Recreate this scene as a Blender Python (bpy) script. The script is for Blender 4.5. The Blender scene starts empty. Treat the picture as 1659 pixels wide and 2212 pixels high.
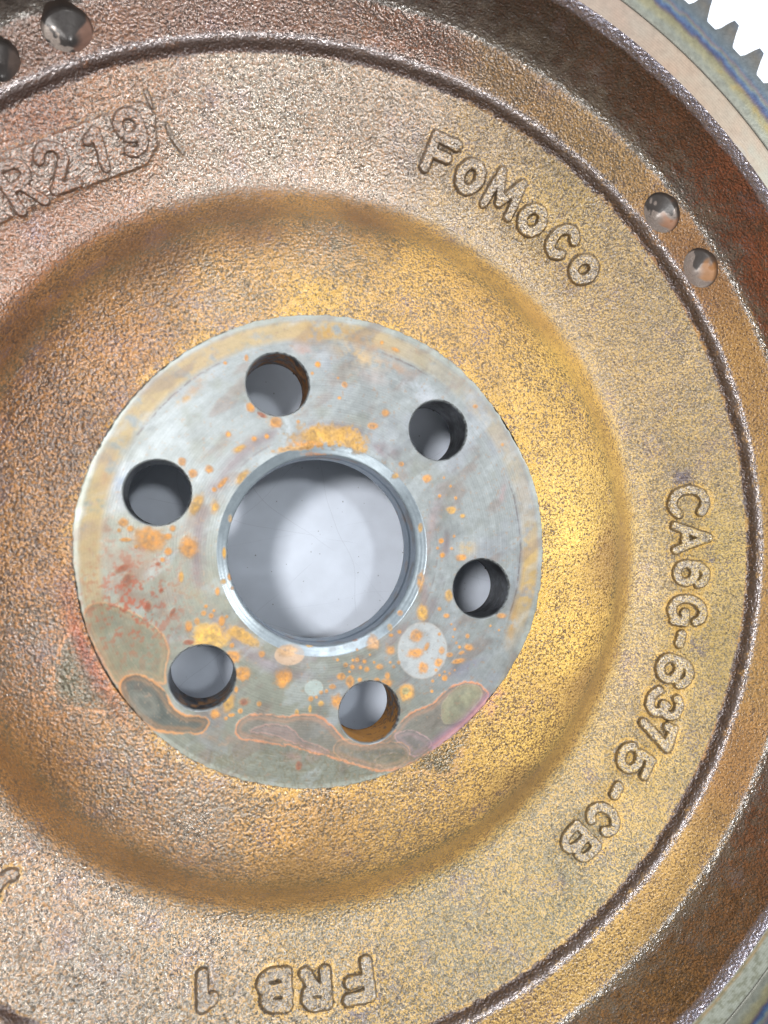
import bpy, math
import numpy as np
from mathutils import Matrix, Vector

# ------------------------------------------------------------------ camera, world, lamps, exposure
MM = 0.001
F_PX, RX, RY, CX, CY, CD = 1604.075, -0.01822, 0.23862, -21.1454, 4.4344, 131.1436
PW, PH = 1659.0, 2212.0                      # measuring frame of the photograph
def _rot():
    cx, sx, cy, sy = math.cos(RX), math.sin(RX), math.cos(RY), math.sin(RY)
    return np.array([[1,0,0],[0,cx,-sx],[0,sx,cx]]) @ np.array([[cy,0,sy],[0,1,0],[-sy,0,cy]])
RW = _rot()
scene = bpy.context.scene
cam_d = bpy.data.cameras.new('camera'); cam = bpy.data.objects.new('camera', cam_d)
scene.collection.objects.link(cam); scene.camera = cam
cam_d.sensor_fit = 'VERTICAL'; cam_d.sensor_height = 24.0; cam_d.lens = 24.0*F_PX/PH
cam_d.clip_start = 0.005; cam_d.clip_end = 20.0
m4 = Matrix.Identity(4)
for i in range(3):
    for j in range(3): m4[i][j] = RW[j, i]
m4.translation = Vector((CX*MM, CY*MM, CD*MM)); cam.matrix_world = m4
cam_d.dof.use_dof = True; cam_d.dof.focus_distance = 0.152; cam_d.dof.aperture_fstop = 11.0

world = bpy.data.worlds.new('World'); scene.world = world; world.use_nodes = True
bg = world.node_tree.nodes['Background']
bg.inputs['Color'].default_value = (0.93, 0.96, 1.0, 1); bg.inputs['Strength'].default_value = 0.15
scene.view_settings.view_transform = 'Standard'; scene.view_settings.look = 'None'
scene.view_settings.exposure = 0.0; scene.view_settings.gamma = 1.0

def lamp(name, loc, target, sx, sy, power, col=(1, .98, .96)):
    l = bpy.data.lights.new(name, 'AREA'); l.shape = 'RECTANGLE'; l.size = sx*MM; l.size_y = sy*MM
    l.energy = power; l.color = col
    o = bpy.data.objects.new(name, l); scene.collection.objects.link(o)
    p = Vector(loc)*MM; t = Vector(target)*MM
    o.location = p; o.rotation_euler = (t-p).to_track_quat('-Z', 'Y').to_euler()
    return o
lamp('desk_lamp', (-165, 50, 430), (10, 0, 0), 54, 54, 1.75)
lamp('side_lamp', (360, 130, 300), (20, 10, 0), 90, 40, 1.6, (1, .98, .95))
lamp('soft_fill', (10, 30, 520), (0, 0, 0), 380, 380, .5, (.93, .97, 1))  # added overhead fill, lifts the shaded table seen through the bore
lamp('ceiling_spot', (8, 45, 430), (0, 0, 0), 22, 22, .38, (.95, .98, 1))
lamp('strip_lamp', (30, 380, 330), (20, 20, 0), 300, 14, 1.4, (.95, .97, 1))
lamp('strip_lamp', (-90, -380, 330), (0, -20, 0), 300, 12, 1.1, (1, .98, .95))
scene.cycles.use_denoising = True

# ------------------------------------------------------------------ numpy helpers
rs = np.random.RandomState(7)
def s2l(c):
    c = np.asarray(c, float)/255.0
    return np.where(c <= .04045, c/12.92, ((c+.055)/1.055)**2.4)
EXPO = 1.22
def alb(c, k=1.0): return np.clip(s2l(c)/EXPO*k, 0, .9)
def hsh(ix, iy, iz, seed):
    with np.errstate(over='ignore'):
        h = (ix.astype(np.uint32)*np.uint32(374761393) + iy.astype(np.uint32)*np.uint32(668265263)
             + iz.astype(np.uint32)*np.uint32(2246822519) + np.uint32(seed*3266489917 % 4294967296))
        h = (h ^ (h >> np.uint32(13)))*np.uint32(1274126177)
        h = h ^ (h >> np.uint32(16))
    return (h & np.uint32(0xffffff)).astype(np.float32)/np.float32(0xffffff)
def noise(x, y, z, f, seed=0):
    x = np.asarray(x)*f+1000.; y = np.asarray(y)*f+1000.; z = np.asarray(z)*f+1000. + 0*x
    x, y, z = np.broadcast_arrays(x, y, z)
    ix, iy, iz = np.floor(x).astype(np.int64), np.floor(y).astype(np.int64), np.floor(z).astype(np.int64)
    fx, fy, fz = x-ix, y-iy, z-iz
    fx, fy, fz = fx*fx*(3-2*fx), fy*fy*(3-2*fy), fz*fz*(3-2*fz)
    r = 0
    for a in (0, 1):
        for b in (0, 1):
            for c in (0, 1):
                w = (fx if a else 1-fx)*(fy if b else 1-fy)*(fz if c else 1-fz)
                r = r + w*hsh(ix+a, iy+b, iz+c, seed)
    return r*2-1
def fbm(x, y, z, f, o=3, seed=0):
    r = 0; a = 1; t = 0
    for k in range(o):
        r = r + a*noise(x, y, z, f*2.03**k, seed+k*17); t += a; a *= .5
    return r/t
def sstep(a, b, x):
    t = np.clip((x-a)/(b-a), 0, 1); return t*t*(3-2*t)
def mixc(c, col, m): return c*(1-m[..., None]) + np.asarray(col)*m[..., None]

# a photo point (measuring frame) to the place on a surface where that thing lies
def at(x, y, z):
    d = np.array([(x-PW/2)/F_PX, -(y-PH/2)/F_PX, -1.0]) @ RW
    s = (z-CD)/d[2]
    return np.array([CX+s*d[0], CY+s*d[1]])

# ------------------------------------------------------------------ profile of the casting (r, z in mm)
KN = np.array([(42,-.30),(44,-.42),(48,-.85),(52,-1.55),(56,-2.7),(59,-4.1),(61.5,-5.9),(63.8,-8.5),(66.0,-11.2),
    (68.4,-13.6),(70.6,-15.1),(72.6,-15.75),(75,-15.3),(80,-12.9),(87,-9.1),(91.4,-6.7),(92.8,-5.95),(93.15,-5.4),(93.35,-4.6),(93.5,-3.95),
    (93.8,-3.4),(94.5,-3.05),(99,-2.85),(102.3,-2.65),(103.2,-2.0),(103.5,-.6),(103.6,1.5),(103.8,6),(103.95,11.5),
    (104.05,13.1),(104.3,14.2),(104.8,14.9)])
def chaikin(p, n=2):
    for _ in range(n):
        q = [p[:1]]
        a, b = p[:-1], p[1:]
        s = np.stack([a*.75+b*.25, a*.25+b*.75], 1).reshape(-1, 2)
        p = np.concatenate([p[:1], s, p[-1:]])
    return p
PF = chaikin(KN)
def zprof(r): return np.interp(r, PF[:, 0], PF[:, 1])
def resample(p, step):
    L = np.concatenate([[0], np.cumsum(np.hypot(*np.diff(p, axis=0).T))])
    n = max(2, int(L[-1]/step)+1); t = np.linspace(0, L[-1], n)
    return np.stack([np.interp(t, L, p[:, 0]), np.interp(t, L, p[:, 1])], 1)
def cut(p, r0, r1):
    z0, z1 = zprof(r0), zprof(r1)
    k = (p[:, 0] > r0) & (p[:, 0] < r1)
    return np.concatenate([[(r0, z0)], p[k], [(r1, z1)]])
def at_s(x, y):
    z = -10.
    for _ in range(25):
        q = at(x, y, z); z = .5*z+.5*float(zprof(np.hypot(*q)))
    return q

# ------------------------------------------------------------------ mesh helpers
def link(o, parent=None):
    scene.collection.objects.link(o)
    if parent is not None: o.parent = parent
    return o
def mesh_from(name, V, F, mat, parent=None, attrs=None, smooth=True, obj=True):
    me = bpy.data.meshes.new(name)
    V = np.ascontiguousarray(V, dtype=np.float32).reshape(-1, 3)*MM
    me.vertices.add(len(V)); me.vertices.foreach_set('co', V.ravel())
    F = np.ascontiguousarray(F, dtype=np.int32); k = F.shape[1]
    me.loops.add(F.size); me.loops.foreach_set('vertex_index', F.ravel())
    me.polygons.add(len(F)); me.polygons.foreach_set('loop_start', np.arange(len(F), dtype=np.int32)*k)
    me.polygons.foreach_set('loop_total', np.full(len(F), k, dtype=np.int32))
    me.polygons.foreach_set('use_smooth', np.full(len(F), smooth))
    me.update(calc_edges=True)
    for n, a in (attrs or {}).items():
        a = np.asarray(a, dtype=np.float32)
        if a.shape[-1] == 3: a = np.concatenate([a, np.ones(a.shape[:-1]+(1,), np.float32)], -1)
        at_ = me.attributes.new(n, 'FLOAT_COLOR', 'POINT'); at_.data.foreach_set('color', a.reshape(-1))
    me.materials.append(mat); me.validate()
    if not obj: return me
    return link(bpy.data.objects.new(name, me), parent)
def gridfaces(nt, nr, wrap=True):
    i = np.arange(nt if wrap else nt-1); j = np.arange(nr-1)
    I, J = np.meshgrid(i, j, indexing='ij'); I2 = (I+1) % nt
    return np.stack([I*nr+J, I*nr+J+1, I2*nr+J+1, I2*nr+J], -1).reshape(-1, 4)
def compact(V, F, attrs):
    used = np.zeros(len(V), bool); used[F.ravel()] = True
    m = np.cumsum(used)-1
    return V[used], m[F], {k: a.reshape(-1, a.shape[-1])[used] for k, a in attrs.items()}

# ------------------------------------------------------------------ materials
def new_mat(name):
    m = bpy.data.materials.new(name); m.use_nodes = True
    nt = m.node_tree; N = nt.nodes; L = nt.links
    b = N['Principled BSDF']
    return m, nt, N, L, b
def node(N, t, **kw):
    n = N.new(t)
    for k, v in kw.items(): setattr(n, k, v)
    return n
def math_(N, L, op, a, b=None, c=None, clamp=False):
    n = N.new('ShaderNodeMath'); n.operation = op; n.use_clamp = clamp
    for i, v in enumerate((a, b, c)):
        if v is None: continue
        if isinstance(v, (int, float)): n.inputs[i].default_value = v
        else: L.new(v, n.inputs[i])
    return n.outputs[0]
def mm_pos(N, L):
    g = N.new('ShaderNodeNewGeometry'); v = N.new('ShaderNodeVectorMath'); v.operation = 'SCALE'
    v.inputs['Scale'].default_value = 1000.0; L.new(g.outputs['Position'], v.inputs[0])
    return v.outputs[0]
def noise_n(N, L, vec, scale, detail=2, rough=.5, dist=0.0):
    n = N.new('ShaderNodeTexNoise'); n.inputs['Scale'].default_value = scale
    n.inputs['Detail'].default_value = detail; n.inputs['Roughness'].default_value = rough
    n.inputs['Distortion'].default_value = dist
    L.new(vec, n.inputs['Vector']); return n.outputs['Fac']
def maprange(N, L, v, a, b, c, d, smooth=False):
    n = N.new('ShaderNodeMapRange'); n.clamp = True
    if smooth: n.interpolation_type = 'SMOOTHSTEP'
    for i, x in enumerate((v, a, b, c, d)):
        if isinstance(x, (int, float)): n.inputs[i].default_value = x
        else: L.new(x, n.inputs[i])
    return n.outputs[0]
def mixrgb(N, L, f, a, b, mode='MIX'):
    n = N.new('ShaderNodeMix'); n.data_type = 'RGBA'; n.blend_type = mode
    for s, v in ((n.inputs[0], f), (n.inputs[6], a), (n.inputs[7], b)):
        if isinstance(v, (int, float)): s.default_value = v
        elif isinstance(v, tuple): s.default_value = v
        else: L.new(v, s)
    return n.outputs[2]
def attr(N, name):
    a = N.new('ShaderNodeAttribute'); a.attribute_name = name; return a

def cast_material():
    m, nt, N, L, b = new_mat('rusty_cast_iron')
    p = mm_pos(N, L)
    ru, me = attr(N, 'rust'), attr(N, 'metal')
    n1 = noise_n(N, L, p, 2.1, 1.0, .5, .3)
    n2 = noise_n(N, L, p, 4.6, 1, .6, 0)
    n3 = noise_n(N, L, p, .35, 1, .5)
    n = math_(N, L, 'MULTIPLY_ADD', n2, .45, math_(N, L, 'MULTIPLY', n1, .55))
    n = math_(N, L, 'MULTIPLY_ADD', math_(N, L, 'SUBTRACT', n3, .5), .10, n)
    thr = maprange(N, L, ru.outputs['Alpha'], 0, 1, .66, .36)
    lo = math_(N, L, 'SUBTRACT', thr, .055); hi = math_(N, L, 'ADD', thr, .055)
    mask = maprange(N, L, n, lo, hi, 0, 1, True)
    # pits are dark little hollows of bare oxide
    pit = maprange(N, L, n, .34, .43, 1, 0, True)
    var = maprange(N, L, n2, .3, .7, .78, 1.18)
    col = mixrgb(N, L, mask, me.outputs['Color'], ru.outputs['Color'])
    vr = N.new('ShaderNodeCombineColor')
    for i in range(3): L.new(var, vr.inputs[i])
    col = mixrgb(N, L, 1.0, col, vr.outputs[0], 'MULTIPLY')
    col = mixrgb(N, L, math_(N, L, 'MULTIPLY', pit, .5), col, (.045, .035, .03, 1))
    L.new(col, b.inputs['Base Color'])
    gl = math_(N, L, 'MULTIPLY', me.outputs['Alpha'], .88)
    rgh = math_(N, L, 'MULTIPLY_ADD', gl, -.24, .46)
    rough = math_(N, L, 'MULTIPLY_ADD', mask, math_(N, L, 'SUBTRACT', math_(N, L, 'MULTIPLY_ADD', gl, -.32, .78), rgh), rgh)
    L.new(rough, b.inputs['Roughness'])
    met = math_(N, L, 'MULTIPLY', math_(N, L, 'MULTIPLY_ADD', gl, .75, .15), math_(N, L, 'MULTIPLY_ADD', mask, -.85, 1.0))
    L.new(met, b.inputs['Metallic'])
    L.new(math_(N, L, 'MULTIPLY_ADD', gl, .35, .35), b.inputs['Specular IOR Level'])
    L.new(math_(N, L, 'MULTIPLY_ADD', gl, .85, .15), b.inputs['Coat Weight']); b.inputs['Coat Roughness'].default_value = .2; b.inputs['Coat IOR'].default_value = 1.9
    n4 = noise_n(N, L, p, 1.6, 1, .55, 0)
    n5 = noise_n(N, L, p, 2.3, 0, .5, 0)
    h = math_(N, L, 'MULTIPLY_ADD', n4, .75, math_(N, L, 'MULTIPLY', n, .5))
    h = math_(N, L, 'MULTIPLY_ADD', n5, .5, h)
    bp = N.new('ShaderNodeBump'); bp.inputs['Strength'].default_value = 1.0; bp.inputs['Distance'].default_value = .00045
    L.new(h, bp.inputs['Height']); L.new(bp.outputs[0], b.inputs['Normal']); L.new(bp.outputs[0], b.inputs['Coat Normal'])
    return m
M_CAST = cast_material()

def steel_material(name, rough=.36, metal=.45, rings=0.0, bump=.00003, nscale=3.0):
    m, nt, N, L, b = new_mat(name)
    p = mm_pos(N, L); a = attr(N, 'paint')
    n1 = noise_n(N, L, p, nscale, 3, .6); n2 = noise_n(N, L, p, .8, 3, .6)
    var = maprange(N, L, math_(N, L, 'ADD', math_(N, L, 'MULTIPLY', n1, .5), math_(N, L, 'MULTIPLY', n2, .5)), .3, .7, .86, 1.12)
    vr = N.new('ShaderNodeCombineColor')
    for i in range(3): L.new(var, vr.inputs[i])
    L.new(mixrgb(N, L, 1.0, a.outputs['Color'], vr.outputs[0], 'MULTIPLY'), b.inputs['Base Color'])
    # alpha of the paint: 1 = clean steel, 0 = matt rust
    L.new(math_(N, L, 'MULTIPLY', a.outputs['Alpha'], metal), b.inputs['Metallic'])
    L.new(math_(N, L, 'ADD', maprange(N, L, a.outputs['Alpha'], 0, 1, .72, rough), math_(N, L, 'MULTIPLY', math_(N, L, 'SUBTRACT', n2, .5), .25)), b.inputs['Roughness'])
    s = N.new('ShaderNodeSeparateXYZ'); L.new(p, s.inputs[0])
    r = math_(N, L, 'SQRT', math_(N, L, 'ADD', math_(N, L, 'MULTIPLY', s.outputs[0], s.outputs[0]), math_(N, L, 'MULTIPLY', s.outputs[1], s.outputs[1])))
    h = n1
    if rings:
        w = math_(N, L, 'SINE', math_(N, L, 'MULTIPLY', r, 6.2832/rings))
        h = math_(N, L, 'MULTIPLY_ADD', w, .35, math_(N, L, 'MULTIPLY', n1, 1.0))
    bp = N.new('ShaderNodeBump'); bp.inputs['Strength'].default_value = 1.0; bp.inputs['Distance'].default_value = bump
    L.new(h, bp.inputs['Height']); L.new(bp.outputs[0], b.inputs['Normal'])
    return m
M_HUB = steel_material('machined_steel', .43, .34, .45, .000012)
M_CHAM = steel_material('turned_steel', .34, .45, .6, .000012)
M_RIM = steel_material('ground_iron', .42, .35, .5, .00003)
M_GEAR = steel_material('blued_steel', .40, .45, 0, .00004, 2.0)
M_WALL = steel_material('bore_steel', .34, .6, 0, .00004, 2.0)
M_BOWL = steel_material('drilled_iron', .27, .18, 0, .00005, 1.3)

def table_material():
    m, nt, N, L, b = new_mat('scratched_white_tabletop')
    p = mm_pos(N, L)
    base = (.74, .81, .93, 1)
    v = N.new('ShaderNodeTexVoronoi'); v.feature = 'F1'; v.inputs['Scale'].default_value = .30; L.new(p, v.inputs['Vector'])
    n = noise_n(N, L, p, 2.2, 2, .6)
    dn = maprange(N, L, noise_n(N, L, p, .09, 3, .6), .3, .7, .90, 1.06)
    spk = maprange(N, L, math_(N, L, 'MULTIPLY_ADD', n, .12, v.outputs['Distance']), .085, .10, 1, 0)
    v2 = N.new('ShaderNodeTexVoronoi'); v2.inputs['Scale'].default_value = .62; L.new(p, v2.inputs['Vector'])
    spk2 = maprange(N, L, math_(N, L, 'MULTIPLY_ADD', n, .14, v2.outputs['Distance']), .12, .14, 1, 0)
    spk = math_(N, L, 'MAXIMUM', spk, math_(N, L, 'MULTIPLY', spk2, math_(N, L, 'MULTIPLY', maprange(N, L, noise_n(N, L, p, .12, 1), .48, .56, 0, 1), .9)))
    # fine scratches: thin lines along several directions
    tot = None
    for k, (ang, sc, off, w) in enumerate(((.25, .045, .31, .0022), (-.72, .05, .77, .002), (1.35, .032, .12, .0016), (.75, .03, .5, .0016), (-.15, .06, .2, .0014))):
        mp = N.new('ShaderNodeMapping'); mp.inputs['Rotation'].default_value = (0, 0, ang); mp.inputs['Location'].default_value = (off*30, off*17, 0)
        L.new(p, mp.inputs['Vector'])
        s = N.new('ShaderNodeSeparateXYZ'); L.new(mp.outputs[0], s.inputs[0])
        wob = noise_n(N, L, p, .05, 1)
        u = math_(N, L, 'FRACT', math_(N, L, 'ADD', math_(N, L, 'MULTIPLY', s.outputs[1], sc), math_(N, L, 'MULTIPLY', wob, .25)))
        d = math_(N, L, 'ABSOLUTE', math_(N, L, 'SUBTRACT', u, .5))
        gate = maprange(N, L, noise_n(N, L, mp.outputs[0], .06, 1), .47, .55, 0, 1)
        ln = math_(N, L, 'MULTIPLY', maprange(N, L, d, 0, w, 1, 0), gate)
        tot = ln if tot is None else math_(N, L, 'MAXIMUM', tot, ln)
    col = mixrgb(N, L, math_(N, L, 'MULTIPLY', tot, .5), base, (.25, .28, .36, 1))
    col = mixrgb(N, L, math_(N, L, 'MULTIPLY', spk, .85), col, (.03, .03, .05, 1))
    vr = N.new('ShaderNodeCombineColor')
    for i in range(3): L.new(dn, vr.inputs[i])
    col = mixrgb(N, L, 1.0, col, vr.outputs[0], 'MULTIPLY')
    L.new(col, b.inputs['Base Color'])
    b.inputs['Roughness'].default_value = .42
    bp = N.new('ShaderNodeBump'); bp.inputs['Distance'].default_value = .00005; bp.inputs['Strength'].default_value = .5
    L.new(noise_n(N, L, p, 3.0, 2), bp.inputs['Height']); L.new(bp.outputs[0], b.inputs['Normal'])
    return m
M_TABLE = table_material()

# ------------------------------------------------------------------ the table
TZ = -38.0
bm_n = 2
o = mesh_from('table', [(-900, -900, TZ), (900, -900, TZ), (900, 900, TZ), (-900, 900, TZ),
                        (-900, -900, TZ-25), (900, -900, TZ-25), (900, 900, TZ-25), (-900, 900, TZ-25)],
              [(0, 1, 2, 3), (7, 6, 5, 4), (0, 4, 5, 1), (1, 5, 6, 2), (2, 6, 7, 3), (3, 7, 4, 0)], M_TABLE, smooth=False)
o['kind'] = 'structure'

# ------------------------------------------------------------------ the flywheel root
fly = bpy.data.objects.new('flywheel', None); link(fly)
fly['label'] = 'rusty cast iron flywheel with six bolt holes round its machined hub, on a white tabletop'
fly['category'] = 'flywheel'

# ------------------------------------------------------------------ raised characters as strokes (x right, y up, height 1)
def arc(cx, cy, rx, ry, a0, a1, n=14):
    t = np.radians(np.linspace(a0, a1, n)); return [(cx+rx*math.cos(a), cy+ry*math.sin(a)) for a in t]
GL = {
 'F': [[(0,0),(0,1),(.62,1)], [(0,.52),(.5,.52)]],
 'o': [arc(.5,.5,.5,.5,0,360,28)],
 'M': [[(0,0),(.06,1),(.42,.25),(.80,1),(.86,0)]],
 'C': [arc(.42,.5,.42,.5,42,318,22)],
 'A': [[(0,0),(.36,1),(.72,0)], [(.13,.33),(.59,.33)]],
 '6': [arc(.36,.31,.36,.31,0,360,24), arc(.40,.58,.40,.42,25,190,16)],
 'G': [arc(.42,.5,.42,.5,40,330,22), [(.82,.12),(.82,.45),(.5,.45)]],
 '-': [[(0,.42),(.44,.42)]],
 '3': [arc(.32,.74,.32,.26,160,-80,16), arc(.33,.28,.36,.28,85,-160,16)],
 '7': [[(0,.80),(0,1),(.62,1),(.16,0)]],
 '5': [[(.62,1),(.08,1),(.03,.6)], arc(.32,.32,.36,.32,140,-175,20)],
 'B': [[(0,0),(0,1),(.3,1)], arc(.3,.76,.28,.24,90,-90,12), [(0,.52),(.33,.52)], arc(.34,.26,.34,.26,90,-90,12), [(.34,0),(0,0)]],
 'R': [[(0,0),(0,1),(.3,1)], arc(.3,.76,.3,.24,90,-90,12), [(.3,.52),(0,.52)], [(.32,.52),(.62,0)]],
 '2': [arc(.34,.70,.34,.30,165,-20,14)+[(.04,0),(.72,0)]],
 '1': [[(.0,.80),(.28,1),(.28,0)]],
 '9': [arc(.36,.69,.36,.31,0,360,24), arc(.34,.42,.38,.42,18,-120,14)],
 ')': [arc(0,.5,.42,.5,-80,80,16)],
}
# (character, centre x, centre y, cap height, width scale, extra turn in degrees, half stroke, relief)
LET = [
 ('F', 951, 338, 95, 1.2, 0, 1.02, 1.5),
 ('o', 1014, 382, 82, 0.81, 0, 1.02, 1.5),
 ('M', 1087, 420, 99, 0.98, 4, 0.88, 1.5),
 ('o', 1149, 476, 76, 0.88, 0, 1.02, 1.5),
 ('C', 1212, 521, 87, 0.87, -4, 1.02, 1.5),
 ('o', 1260, 582, 71, 0.92, 0, 1.02, 1.5),
 ('C', 1486, 1083, 93, 1.01, 0, 0.98, 1.5),
 ('A', 1492, 1162, 90, 1.11, 0, 0.92, 1.5),
 ('6', 1492, 1240, 82, 0.94, 0, 0.92, 1.5),
 ('G', 1483, 1319, 87, 1.01, 0, 0.92, 1.5),
 ('-', 1474, 1381, 80, 0.8, 0, 0.98, 1.5),
 ('6', 1456, 1449, 85, 1.08, 0, 0.92, 1.5),
 ('3', 1434, 1521, 85, 1.11, 0, 0.92, 1.5),
 ('7', 1416, 1583, 87, 1.11, 6, 0.98, 1.5),
 ('5', 1370, 1642, 85, 1.11, 6, 0.92, 1.5),
 ('-', 1334, 1710, 80, 0.8, 6, 0.98, 1.5),
 ('C', 1303, 1767, 82, 1.01, 0, 0.98, 1.5),
 ('B', 1250, 1822, 85, 1.29, 0, 0.9, 1.5),
 ('F', 770, 2118, 101, 1.29, 0, 1.12, 1.5),
 ('R', 681, 2134, 101, 1.17, 0, 1.12, 1.5),
 ('B', 592, 2138, 101, 1.26, 4, 1.12, 1.5),
 ('1', 447, 2137, 101, 1.26, 14, 1.12, 1.5),
 (')', 0, 1912, 101, 0.55, 0, 0.96, 1.5),
 ('R', 42, 401, 132, 0.97, -6, 0.88, 1.05),
 ('2', 120, 360, 123, 0.9, -6, 0.88, 1.05),
 ('1', 206, 325, 108, 0.95, -10, 0.88, 1.05),
 ('9', 282, 287, 112, 0.84, -8, 0.88, 1.05)
]
PLATE = [(344, 348), (330, 208), (232, 244), (120, 287), (0, 328), (-120, 380), (-120, 545), (20, 472), (120, 430), (232, 388)]
TICKS = [([(360, 272), (372, 300), (395, 330)], .22, .35), ([(314, 196), (328, 232)], .25, .25)]
def frame_at(q):
    """local frame on the web at plan position q: e_t (clockwise), e_r (outward up the slope), n"""
    r = np.hypot(*q); ur = np.array([q[0]/r, q[1]/r, 0]); ut = np.array([ur[1], -ur[0], 0])
    dz = float(zprof(r+1)-zprof(r-1))/2
    er = ur+np.array([0, 0, dz]); er /= np.linalg.norm(er); n = np.cross(ut, er); n /= np.linalg.norm(n)
    o = np.array([q[0], q[1], float(zprof(r))])
    return o, ut, er, n
def seg_dist(X, Y, strokes):
    d = np.full(X.shape, 99.)
    for st in strokes:
        for (x0, y0), (x1, y1) in zip(st[:-1], st[1:]):
            vx, vy = x1-x0, y1-y0; L2 = vx*vx+vy*vy+1e-9
            t = np.clip(((X-x0)*vx+(Y-y0)*vy)/L2, 0, 1)
            d = np.minimum(d, np.hypot(X-x0-t*vx, Y-y0-t*vy))
    return d
glyphs = []      # (char, origin, et, er, n, strokes in mm, half width, relief, lift)
for ch, x, y, hpx, ws, turn, hw, rel in LET:
    q = at_s(x, y); o_, et, er, n_ = frame_at(q)
    # photo length to surface length along the outward direction
    k = 1.0/11.6
    p1 = q+er[:2]*3; 
    def px(P):
        v = RW @ (np.array(P)-np.array([CX, CY, CD])); return np.array([PW/2+F_PX*v[0]/-v[2], PH/2-F_PX*v[1]/-v[2]])
    a = px(o_+er*3)-px(o_-er*3); sc = np.linalg.norm(a)/6.0
    H = hpx/sc
    t = math.radians(turn); et2 = et*math.cos(t)+er*math.sin(t); er2 = er*math.cos(t)-et*math.sin(t)
    st = [np.array(s, float) for s in GL[ch]]
    allp = np.concatenate(st)
    cx, cy = (allp[:, 0].min()+allp[:, 0].max())/2, (allp[:, 1].min()+allp[:, 1].max())/2
    cy = .5 if ch in '-' else cy
    b = (H-2*hw)
    st = [np.stack([(s[:, 0]-cx)*b*ws, (s[:, 1]-cy)*b], 1) for s in st]
    st = [s + rs.uniform(-.05, .05, s.shape)*(0 if len(s) > 8 else 1) for s in st]
    lift = .45 if (x < 330 and y < 420) else 0.0
    glyphs.append((ch, o_, et2, er2, n_, st, hw, rel, lift))

# ------------------------------------------------------------------ colour of the casting, from places on it
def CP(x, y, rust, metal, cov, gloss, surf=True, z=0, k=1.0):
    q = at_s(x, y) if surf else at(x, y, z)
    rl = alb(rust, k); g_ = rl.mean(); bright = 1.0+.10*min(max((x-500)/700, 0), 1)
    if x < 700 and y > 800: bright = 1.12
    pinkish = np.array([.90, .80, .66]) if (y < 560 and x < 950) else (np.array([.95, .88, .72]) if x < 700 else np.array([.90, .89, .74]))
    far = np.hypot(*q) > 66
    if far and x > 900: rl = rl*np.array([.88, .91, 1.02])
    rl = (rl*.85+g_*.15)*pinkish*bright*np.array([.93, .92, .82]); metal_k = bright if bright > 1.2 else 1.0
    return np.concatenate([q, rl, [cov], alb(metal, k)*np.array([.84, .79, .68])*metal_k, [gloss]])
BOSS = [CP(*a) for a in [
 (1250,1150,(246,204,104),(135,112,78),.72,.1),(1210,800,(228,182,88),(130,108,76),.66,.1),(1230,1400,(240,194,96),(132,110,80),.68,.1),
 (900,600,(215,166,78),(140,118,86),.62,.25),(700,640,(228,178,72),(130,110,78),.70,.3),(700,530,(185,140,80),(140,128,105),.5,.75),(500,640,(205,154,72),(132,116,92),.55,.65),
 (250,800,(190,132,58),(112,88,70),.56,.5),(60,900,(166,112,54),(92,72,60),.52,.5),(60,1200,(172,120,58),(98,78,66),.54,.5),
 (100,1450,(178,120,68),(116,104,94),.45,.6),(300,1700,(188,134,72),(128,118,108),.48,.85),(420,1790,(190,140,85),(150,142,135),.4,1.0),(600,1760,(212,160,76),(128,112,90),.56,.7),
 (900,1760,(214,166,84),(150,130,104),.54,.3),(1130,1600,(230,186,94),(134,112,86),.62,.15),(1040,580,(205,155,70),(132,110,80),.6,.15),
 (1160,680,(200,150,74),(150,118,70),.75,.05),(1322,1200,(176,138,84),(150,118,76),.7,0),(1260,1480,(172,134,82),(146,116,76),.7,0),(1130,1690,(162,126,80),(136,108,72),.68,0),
 (520,470,(146,108,72),(110,86,66),.6,.1),(320,530,(142,102,66),(104,80,62),.6,.15),(30,720,(136,92,52),(86,66,52),.6,.2),(800,480,(150,112,72),(116,92,66),.62,.1),  # flank points darkened, slope shade painted into their colour
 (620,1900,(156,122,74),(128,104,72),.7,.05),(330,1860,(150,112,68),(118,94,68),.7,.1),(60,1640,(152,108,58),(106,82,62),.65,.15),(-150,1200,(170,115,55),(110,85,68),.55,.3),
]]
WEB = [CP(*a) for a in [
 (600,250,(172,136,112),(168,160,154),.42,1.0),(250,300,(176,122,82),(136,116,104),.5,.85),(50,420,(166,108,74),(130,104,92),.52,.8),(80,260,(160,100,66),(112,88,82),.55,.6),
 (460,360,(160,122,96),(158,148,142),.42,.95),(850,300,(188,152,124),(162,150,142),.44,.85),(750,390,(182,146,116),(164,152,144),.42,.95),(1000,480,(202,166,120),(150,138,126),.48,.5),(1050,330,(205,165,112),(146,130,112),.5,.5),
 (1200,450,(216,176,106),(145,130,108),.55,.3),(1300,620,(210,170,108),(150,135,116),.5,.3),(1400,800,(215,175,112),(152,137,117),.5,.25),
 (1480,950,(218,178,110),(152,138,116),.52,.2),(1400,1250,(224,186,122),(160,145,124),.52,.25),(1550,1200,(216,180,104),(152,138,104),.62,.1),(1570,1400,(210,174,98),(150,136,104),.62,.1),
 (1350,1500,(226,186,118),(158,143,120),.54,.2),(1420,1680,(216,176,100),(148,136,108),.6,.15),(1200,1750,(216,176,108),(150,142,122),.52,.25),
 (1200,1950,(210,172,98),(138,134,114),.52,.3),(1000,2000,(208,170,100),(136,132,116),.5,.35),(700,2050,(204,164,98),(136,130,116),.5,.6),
 (900,2180,(210,170,95),(130,122,105),.55,.4),(400,2050,(190,150,96),(136,130,120),.46,.9),(150,1950,(186,140,90),(144,134,126),.46,1.0),(30,1820,(186,138,88),(140,128,118),.46,.9),(200,2150,(180,140,96),(140,134,128),.42,.95),
]]
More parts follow.
